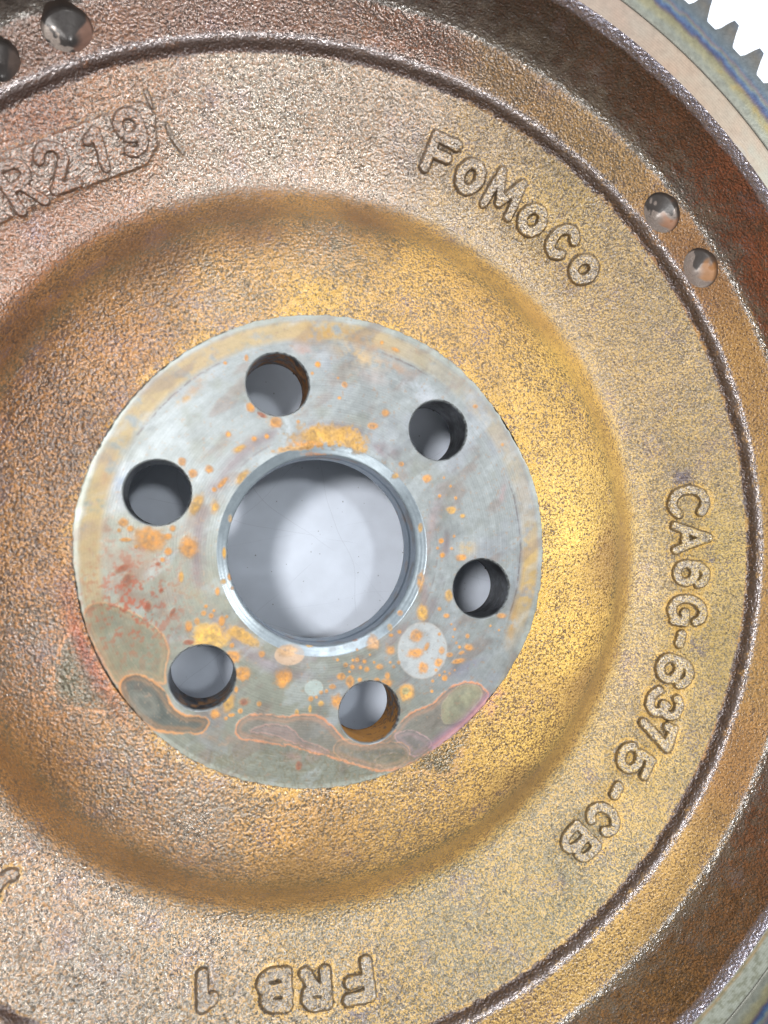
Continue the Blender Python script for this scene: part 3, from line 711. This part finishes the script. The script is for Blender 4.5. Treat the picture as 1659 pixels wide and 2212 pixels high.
def hub_paint(X, Y):
    n1 = fbm(X, Y, 0, .10, 3, 81); n2 = fbm(X, Y, 0, .5, 3, 82); n3 = fbm(X, Y, 0, 1.6, 3, 83); n4 = noise(X, Y, 0, 3.4, 84)
    r = np.hypot(X, Y); ang = np.degrees(np.arctan2(Y, X))
    c = np.broadcast_to(alb((166, 172, 174)), X.shape+(3,)).copy()
    c = mixc(c, alb((148, 150, 134)), sstep(-2, -26, Y+X*.8+6*n1)*.8)
    c = mixc(c, alb((166, 170, 182)), sstep(.1, .5, n1+.2*n2)*.5)
    c = mixc(c, alb((146, 148, 136)), sstep(.1, .6, fbm(X, Y, 0, .22, 3, 85))*.5)
    gl = np.full(X.shape, 1.0)
    # outer land: yellow film
    land = sstep(37.3, 38.0, r+.25*n2)
    w = np.clip(np.exp(-((ang-128)/34)**2)*.7+np.exp(-((ang-180)/30)**2)*.6+np.exp(-((ang+180)/24)**2)*.6+np.exp(-((ang-84)/22)**2)*.7+np.exp(-((ang-30)/26)**2)*.35+np.exp(-((ang+8)/13)**2)*1.15, 0, 1)
    bandm = sstep(37.2, 38.6, r)*sstep(41.6, 40.6, r+.3*n2)
    c = mixc(c, alb((214, 178, 104)), bandm*w*sstep(-.7, .35, n2+.5*n3+.25)*.85); gl -= bandm*w*.6
    c = mixc(c, alb((196, 200, 190)), sstep(41.0, 41.6, r)*.6)
    # groove scars where the land begins
    for a0, a1 in ((118, 150), (-20, 20), (60, 75)):
        am = sstep(a0-3, a0+3, ang)*sstep(a1+3, a1-3, ang)
        g = np.exp(-((r-37.4+.22*n2)/.16)**2)*am*sstep(-.25, .3, n3+.2); c = mixc(c, alb((110, 98, 98)), g*.8)
    # smears around the bore
    g = np.exp(-((r-22.2+.8*n1)/1.1)**2)*sstep(-.05, .45, fbm(X, Y, 0, .18, 3, 87)+.12)
    c = mixc(c, alb((142, 126, 130)), g*.75)
    g = np.exp(-((r-20.9)/.14)**2)*sstep(-.3, .4, n2); c = mixc(c, alb((130, 118, 120)), g*.6)
    sm = fbm(X*math.cos(.6)+Y*math.sin(.6), (Y*math.cos(.6)-X*math.sin(.6))*2.2, 0, .16, 4, 163)
    c = mixc(c, alb((150, 132, 124)), sstep(.12, .5, sm)*.5); c = mixc(c, alb((198, 206, 212)), sstep(.15, .5, -sm)*.35)
    fine = noise(r*3.2, ang*.05, 0, 1.0, 164); c = c*(1+.06*fine+.05*n3)[..., None]
    c = c*np.array([.66, .67, .66])
    hgt = np.zeros(X.shape)
    for (cx, cy), rx, ry, rot, col, kind in BL:
        q = at(cx, cy, 0); k = .0868; rx_, ry_ = rx*k*1.03, ry*k*1.03
        m = (np.abs(X-q[0]) < 1.6*max(rx_, ry_)+1) & (np.abs(Y-q[1]) < 1.6*max(rx_, ry_)+1)
        if not m.any(): continue
        a = math.radians(-rot); dx, dy = X[m]-q[0], Y[m]-q[1]
        u = (dx*math.cos(a)+dy*math.sin(a))/rx_; v = (-dx*math.sin(a)+dy*math.cos(a))/ry_
        e = np.hypot(u, v); sz = min(rx_, ry_)
        if kind == 2:
            w_ = np.exp(-(e/.8)**2)*sstep(-.6, .3, n2[m]+.6*n3[m]+.05)*.72; cl = alb(col)*.74
            c[m] = c[m]*(1-w_[:, None])+cl*w_[:, None]; gl[m] -= .3*w_
        elif kind == 1:
            w_ = sstep(1.04, .97, e+.03*n2[m])*.85; c[m] = c[m]*(1-w_[:, None])+alb(col)*.70*w_[:, None]; gl[m] = gl[m]*(1-w_)+.55*w_
            w_ = np.exp(-((e-1.0)/.03)**2)*.35; c[m] = c[m]*(1-w_[:, None])+alb((170, 160, 150))*w_[:, None]
        else:
            ee = e+(.34*n2[m]+.38*n3[m]+.10*n4[m])*min(1, sz/1.2+.45)
            s = .30 if kind == 0 else .4
            if kind == 3: ee = ee+.45*n3[m]
            w_ = sstep(1+s, 1-s, ee)
            base = alb(col)*(1+.30*n3[m]+.20*n4[m]-.22*np.exp(-(ee/.35)**2))[:, None]
            rim = np.exp(-((ee-.93)/.14)**2)*.3*sstep(-.3, .4, n2[m]); base = base*(1-rim[:, None])+alb((150, 104, 60))*rim[:, None]; w_ = w_*(.80+.25*n3[m])
            c[m] = c[m]*(1-w_[:, None])+base*w_[:, None]; gl[m] *= 1-w_; hgt[m] = np.maximum(hgt[m], .045*w_)
            ring = np.exp(-((ee-1.15)/.28)**2)*.35*sstep(-.5, .4, n2[m]); c[m] = c[m]*(1-ring[:, None])+alb((150, 124, 88))*ring[:, None]
    for pts, col, k, ecol, ew in POOLS:
        P = smooth_closed([at(x, y, 0) for x, y in pts], 2)
        m = local_mask(X, Y, P, 2); sd = poly_sd(X[m]+.25*n2[m], Y[m]+.25*n3[m], P)
        w_ = sstep(.15, -.25, sd)*k*(1.0+.3*n2[m]); w_ = np.clip(w_, 0, 1)
        cl = alb(col)*.72*(1+.22*n2[m]+.18*n3[m]+.07*np.sin(sd*3.5+6*n1[m]+3*n2[m]))[:, None]
        c[m] = c[m]*(1-w_[:, None])+cl*w_[:, None]; gl[m] = gl[m]*(1-.3*w_)
        w_ = np.exp(-(sd/((.15+.14*np.clip(n2[m]+.3, 0, 1))*ew))**2)*sstep(-.9, -.1, n2[m]+.4*n1[m])*min(1, ew+.1); cl = alb(ecol)
        c[m] = c[m]*(1-w_[:, None])+cl*w_[:, None]; gl[m] *= 1-.8*w_; hgt[m] = np.maximum(hgt[m], .06*w_)
        w_ = np.exp(-((sd+.7)/.35)**2)*.22; c[m] = c[m]*(1-w_[:, None])+cl*w_[:, None]
    # purple bloom along the lower right edge
    q0 = at(*c6([(900, 1225)])[0], 0); q1 = at(*c6([(1215, 945)])[0], 0)
    d_ = seg_dist(X, Y, [[q0, at(*c6([(1080,1085)])[0], 0), q1]]); w_ = np.exp(-(d_/1.0)**2)*.75; c = mixc(c, alb((158, 116, 146)), w_*.8)
    w_ = np.exp(-(d_/.2)**2)*.5; c = mixc(c, alb((196, 140, 128)), w_)
    # pitting in the clean lower crescent
    low = sstep(-33, -36.5, Y+.06*X)*sstep(.12, .32, n4+.25*n3-.02); c = mixc(c, alb((112, 104, 78)), low*.4); hgt -= .03*low
    pit = sstep(.52, .62, fbm(X, Y, 0, 1.9, 2, 88)); c = mixc(c, alb((150, 128, 108)), pit*.5)
    red = np.exp(-(((X+33)/8)**2+((Y+9)/9)**2)); c = mixc(c, alb((112, 84, 66)), red*sstep(-.5, .5, n2+.3*n3)*.6); c = mixc(c, alb((138, 66, 38)), red*sstep(.1, .35, n3+.3*n4)*.85)
    blot = fbm(X, Y, 0, .28, 4, 161); c = c*(1-.16*sstep(.05, .5, blot)[..., None])*(1+.07*fbm(X, Y, 0, .9, 3, 162))[..., None]
    return np.concatenate([np.clip(c, .01, .9), np.clip(gl, 0, 1)[..., None]], -1), hgt+.012*n2
R_CH = 18.9
def face_with_holes(name, r_in, router, z, nt, step, holes, mat, painter, tol, flip=False, edge_drop=0):
    th = np.linspace(0, 2*np.pi, nt, endpoint=False)
    ro = router(th) if callable(router) else np.full(nt, float(router))
    nr = int((42-r_in)/step)+1; s = np.linspace(0, 1, nr)
    T = np.repeat(th[:, None], nr, 1); R = r_in+(ro[:, None]-r_in)*s[None]
    X, Y = R*np.cos(T), R*np.sin(T); Z = np.full(X.shape, float(z))
    for q, rad in holes:
        m = (np.abs(X-q[0]) < rad+2) & (np.abs(Y-q[1]) < rad+2)
        dx, dy = X[m]-q[0], Y[m]-q[1]; dd = np.hypot(dx, dy); k = np.abs(dd-rad) < tol
        f = np.where(k, rad/np.maximum(dd, 1e-6), 1.0); X[m], Y[m] = q[0]+dx*f, q[1]+dy*f
    pa, h = painter(X, Y)
    for q, rad in holes:
        d = np.hypot(X-q[0], Y-q[1]); h = h*sstep(rad, rad+.5, d)
    Z = Z+h*sstep(0, .6, R-r_in)
    if edge_drop:      # last ring turns down to the casting
        X = np.concatenate([X, (X[:, -1]*1.002)[:, None]], 1); Y = np.concatenate([Y, (Y[:, -1]*1.002)[:, None]], 1)
        Z = np.concatenate([Z, np.full((nt, 1), z-edge_drop)], 1); pa = np.concatenate([pa, pa[:, -1:]*np.array([.5, .45, .4, .5])], 1); nr += 1
    V = np.stack([X, Y, Z], -1).reshape(-1, 3); F = gridfaces(nt, nr)
    c = V[F].mean(1); kill = np.zeros(len(F), bool)
    for q, rad in holes: kill |= np.hypot(c[:, 0]-q[0], c[:, 1]-q[1]) < rad-.01
    F = F[~kill]; F = F[:, ::-1] if flip else F
    V, F, A = compact(V, F, {'paint': pa})
    return mesh_from(name, V, F, mat, fly, A)
lip = .28
face_with_holes('hub_face', R_CH, hub_r, 0.0, 1500, .17, [(q, r+lip) for q, r in HOLES], M_HUB, hub_paint, .12, edge_drop=.9)

# chamfer and bore
def lathe(name, prof, mat, painter, nt=360, centre=(0, 0), flip=False, parent=fly):
    p = np.array(prof, float); th = np.linspace(0, 2*np.pi, nt, endpoint=False)
    T = np.repeat(th[:, None], len(p), 1)
    X = centre[0]+p[None, :, 0]*np.cos(T); Y = centre[1]+p[None, :, 0]*np.sin(T); Z = np.repeat(p[None, :, 1], nt, 0)
    pa = painter(X, Y, Z, T); F = gridfaces(nt, len(p))
    return mesh_from(name, np.stack([X, Y, Z], -1).reshape(-1, 3), F[:, ::-1] if flip else F, mat, parent, {'paint': pa.reshape(-1, 4)})
def solid(col, gl=1.0, var=.12, f=.5, seed=5):
    def g(X, Y, Z, T):
        c = np.broadcast_to(alb(col), X.shape+(3,))*(1+var*fbm(X, Y, Z, f, 3, seed))[..., None]
        return np.concatenate([c, np.full(X.shape+(1,), gl)], -1)
    return g
def cham_paint(X, Y, Z, T):
    pa, _ = hub_paint(X, Y)
    c = np.broadcast_to(alb((146, 158, 166)), X.shape+(3,))*(1+.06*fbm(X, Y, Z, .5, 3, 5))[..., None]
    k = (1-pa[..., 3:4]); c = c*(1-k)+pa[..., :3]*k
    return np.concatenate([c, 1-.9*k], -1)
lathe('bore_chamfer', resample(np.array([(R_CH, 0), (R_CH-.12, -.05), (17.25, -.95), (17.1, -1.15)]), .12), M_CHAM, cham_paint, 900, flip=True)
def bore_paint(X, Y, Z, T):
    c = np.broadcast_to(alb((120, 134, 148)), X.shape+(3,)).copy()
    n = fbm(X, Y, Z, .35, 3, 95)
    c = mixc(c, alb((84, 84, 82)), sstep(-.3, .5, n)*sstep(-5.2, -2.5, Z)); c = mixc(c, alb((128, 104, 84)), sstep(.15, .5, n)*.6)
    return np.concatenate([c, np.full(X.shape+(1,), .9)], -1)
lathe('bore_wall', resample(np.array([(17.1, -1.15), (17.1, -4.9), (16.95, -5.2), (16.9, -9.2), (17.1, -9.5)]), .3), M_WALL, bore_paint, 480, flip=True)

# bolt holes: small bevel, wall
TINT = [(64, 68, 74), (150, 104, 58), (84, 88, 94), (132, 96, 60), (176, 124, 52), (78, 82, 88)]
def hole_paint(i):
    def g(X, Y, Z, T):
        n = fbm(X, Y, Z, .5, 3, 100+i); n2 = fbm(X, Y, Z, 1.2, 2, 120+i)
        c = np.broadcast_to(alb((84, 86, 90)), X.shape+(3,)).copy()
        c = mixc(c, alb((40, 40, 42)), sstep(-.2, .3, n)); 
        k = {1: sstep(-.1, .2, n2+.3*np.cos(T-math.radians(10))), 3: sstep(.15, .3, n2+.1)*sstep(.2, .8, np.cos(T+math.radians(80))), 4: sstep(-.3, .1, n2+.6*np.cos(T+math.radians(85)))}.get(i, sstep(.3, .5, n2)*.5)
        c = mixc(c, alb(TINT[i]), k*.95)
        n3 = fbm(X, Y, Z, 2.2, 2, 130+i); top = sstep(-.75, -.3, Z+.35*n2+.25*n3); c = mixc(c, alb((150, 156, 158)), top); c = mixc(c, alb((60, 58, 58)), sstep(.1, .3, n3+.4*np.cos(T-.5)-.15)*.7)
        return np.concatenate([c, np.clip(.85-.7*k*(1-top), 0, 1)[..., None]], -1)
    return g
for i, (q, rad) in enumerate(HOLES):
    lathe('bolt_hole', resample(np.array([(rad+lip, 0), (rad+.05, -.16), (rad, -.35), (rad, -9.2), (rad+.3, -9.5)]), .22), M_WALL, hole_paint(i), 128, centre=q, flip=True)

# underside of the casting and the friction ring standing on the table
M_UNDER = steel_material('dark_oxide', .55, .3)
def upaint(X, Y):
    c = np.broadcast_to(alb((62, 60, 60)), X.shape+(3,))*(1+.15*fbm(X, Y, 0, .2, 2, 7))[..., None]
    return np.concatenate([c, np.full(X.shape+(1,), .6)], -1), np.zeros(X.shape)
face_with_holes('hub_underside', 17.1, 42.0, -9.5, 400, .7, [(q, r+.3) for q, r in HOLES], M_UNDER, upaint, .4, flip=True)
lathe('friction_ring', [(42, -9.5), (52, -12.5), (62, -22), (66, -26), (76, -27), (78, -30), (78, TZ), (114, TZ), (114, -20), (109.8, -14), (109.8, 5), (109.75, 14.78)], M_UNDER, solid((66, 62, 60), .5), 360, flip=True)

# ------------------------------------------------------------------ machined rim face
def rim_paint(X, Y, Z, T):
    r = np.hypot(X, Y); a = np.degrees(T); a = (a+180) % 360-180
    n = fbm(X, Y, 0, .3, 3, 131); n2 = fbm(X, Y, 0, 1.2, 3, 132)
    c = np.broadcast_to(alb((202, 208, 194)), X.shape+(3,)).copy()
    c = mixc(c, alb((214, 184, 160)), sstep(38, 46, a+3*n)*sstep(200, 100, a)*(.75+.3*n))
    c = mixc(c, alb((196, 176, 164)), sstep(54, 62, a)*.4)
    c = mixc(c, alb((206, 168, 106)), np.exp(-((r-105.3+.3*n)/.35)**2)*sstep(-20, -40, a)*.8)
    c = mixc(c, alb((140, 142, 116)), sstep(.0, .35, n2)*sstep(20, -10, a)*.6)
    q = at(1585, 340, 14.9); d = np.hypot(X-q[0], Y-q[1]); c = mixc(c, alb((224, 196, 160)), np.exp(-((d-3)/.3)**2)*.7)
    c = mixc(c, alb((205, 212, 214)), np.exp(-((d-1)/2)**2)*.5)
    c *= (1+.05*n2)[..., None]
    c = c*.50
    return np.concatenate([c, np.full(X.shape+(1,), .75)], -1)
lathe('rim_face', resample(np.array([(104.8, 14.9), (109.66, 14.9), (109.74, 14.75)]), .3), M_RIM, rim_paint, 1400)

# ------------------------------------------------------------------ ring gear with heat-tint colours
RAMP = [(109.8,(120,112,104)),(110.0,(196,198,184)),(111.2,(198,204,190)),(112.3,(204,200,164)),(113.1,(196,190,150)),(113.7,(140,128,140)),(114.2,(96,116,170)),(114.8,(124,158,200)),
        (115.3,(168,178,168)),(115.8,(164,150,164)),(116.3,(126,150,176)),(116.9,(140,158,172)),(118.0,(142,152,158)),(119.5,(150,150,146)),(121,(152,146,136)),(123,(130,146,166))]
def gear_col(X, Y):
    n = fbm(X, Y, 0, .55, 3, 141); n2 = fbm(X, Y, 0, 1.4, 3, 142)
    r = np.hypot(X, Y); rr = r+np.where((r > 110.5), .6*n+.3*n2, 0)
    k = np.array([a for a, _ in RAMP]); C = np.array([alb(c) for _, c in RAMP])
    c = np.stack([np.interp(rr, k, C[:, i]) for i in range(3)], -1)
    yb = sstep(.15, .5, n)*sstep(111.5, 112.5, r)*sstep(114.2, 113.2, r); c = mixc(c, alb((214, 190, 122)), yb*.7)
    c *= .38*(1+.20*n2+.10*n)[..., None]
    return np.concatenate([c, np.full(X.shape+(1,), .9)], -1)
NTEETH = 111; ZG = 14.9; RG = 118.0
def gear_body_paint(X, Y, Z, T): return gear_col(X, Y)
gear = lathe('ring_gear', resample(np.array([(109.88, 14.6), (109.95, ZG), (RG, ZG)]), .25), M_GEAR, gear_body_paint, NTEETH*12)
lathe('ring_gear_underside', [(RG, ZG-9), (109.8, ZG-9)], M_GEAR, solid((120, 120, 120)), NTEETH*2)
# one tooth outline, measured on the photographed teeth
raw = [(970,380),(1005,375),(1040,365),(1085,338),(1130,310),(1180,285),(1225,265),(1254,297),(1283,330),(1268,385),(1250,430),(1228,510),(1206,590),(1205,625),(1210,650),(1222,680),(1245,703),(1272,718),(1305,722)]
pol = []
for x, y in raw:
    q = at((2500+x/3.318)/1.8083, (y/3.318)/1.8083, ZG); pol.append((math.atan2(q[1], q[0]), math.hypot(*q)))
pol = np.array(pol); dth = 2*math.pi/NTEETH
span = pol[0, 0]-pol[-1, 0]; th0 = (pol[0, 0]+pol[-1, 0])/2
pa_ = (pol[:, 0]-th0)/span*dth                        # exactly one pitch wide
ra_ = pol[:, 1]-(np.linspace(0, 1, len(pol))*(pol[-1, 1]-pol[0, 1])+pol[0, 1])+118.15
pa_[0], pa_[-1] = dth/2, -dth/2
def tooth_mesh():
    n = len(pa_); L = []
    def ring(off, z, rmin): 
        return np.stack([np.maximum(ra_-off, rmin)*np.cos(pa_), np.maximum(ra_-off, rmin)*np.sin(pa_), np.full(n, z)], 1)
    inner = np.stack([RG*np.cos(pa_), RG*np.sin(pa_), np.full(n, ZG)], 1)
    mid = (ring(.12, ZG, RG+.01)*.5+inner*.5)
    top = ring(.12, ZG, RG+.01); e1 = ring(.02, ZG-.14, RG+.01); b1 = ring(0, ZG-8.8, RG); b2 = np.stack([RG*np.cos(pa_), RG*np.sin(pa_), np.full(n, ZG-9)], 1)
    rows = [inner, mid, top, e1, b1, b2]
    V = np.concatenate(rows); F = []
    for k in range(len(rows)-1):
        for i in range(n-1): F.append((k*n+i, k*n+i+1, (k+1)*n+i+1, (k+1)*n+i))
    # colour as on the ring at the seen arc
    X, Y = V[:, 0]*math.cos(th0)-V[:, 1]*math.sin(th0), V[:, 0]*math.sin(th0)+V[:, 1]*math.cos(th0)
    A = gear_col(X, Y); A[3*n:, :3] *= .9
    return mesh_from('gear_tooth', V, np.array(F), M_GEAR, None, {'paint': A}, smooth=False, obj=False)
tm = tooth_mesh()
for k in range(NTEETH):
    o = bpy.data.objects.new('gear_tooth', tm); link(o, gear); o.rotation_euler = (0, 0, th0+k*dth)
print('built', len(bpy.data.objects), 'objects', sum(len(m.polygons) for m in bpy.data.meshes), 'faces')
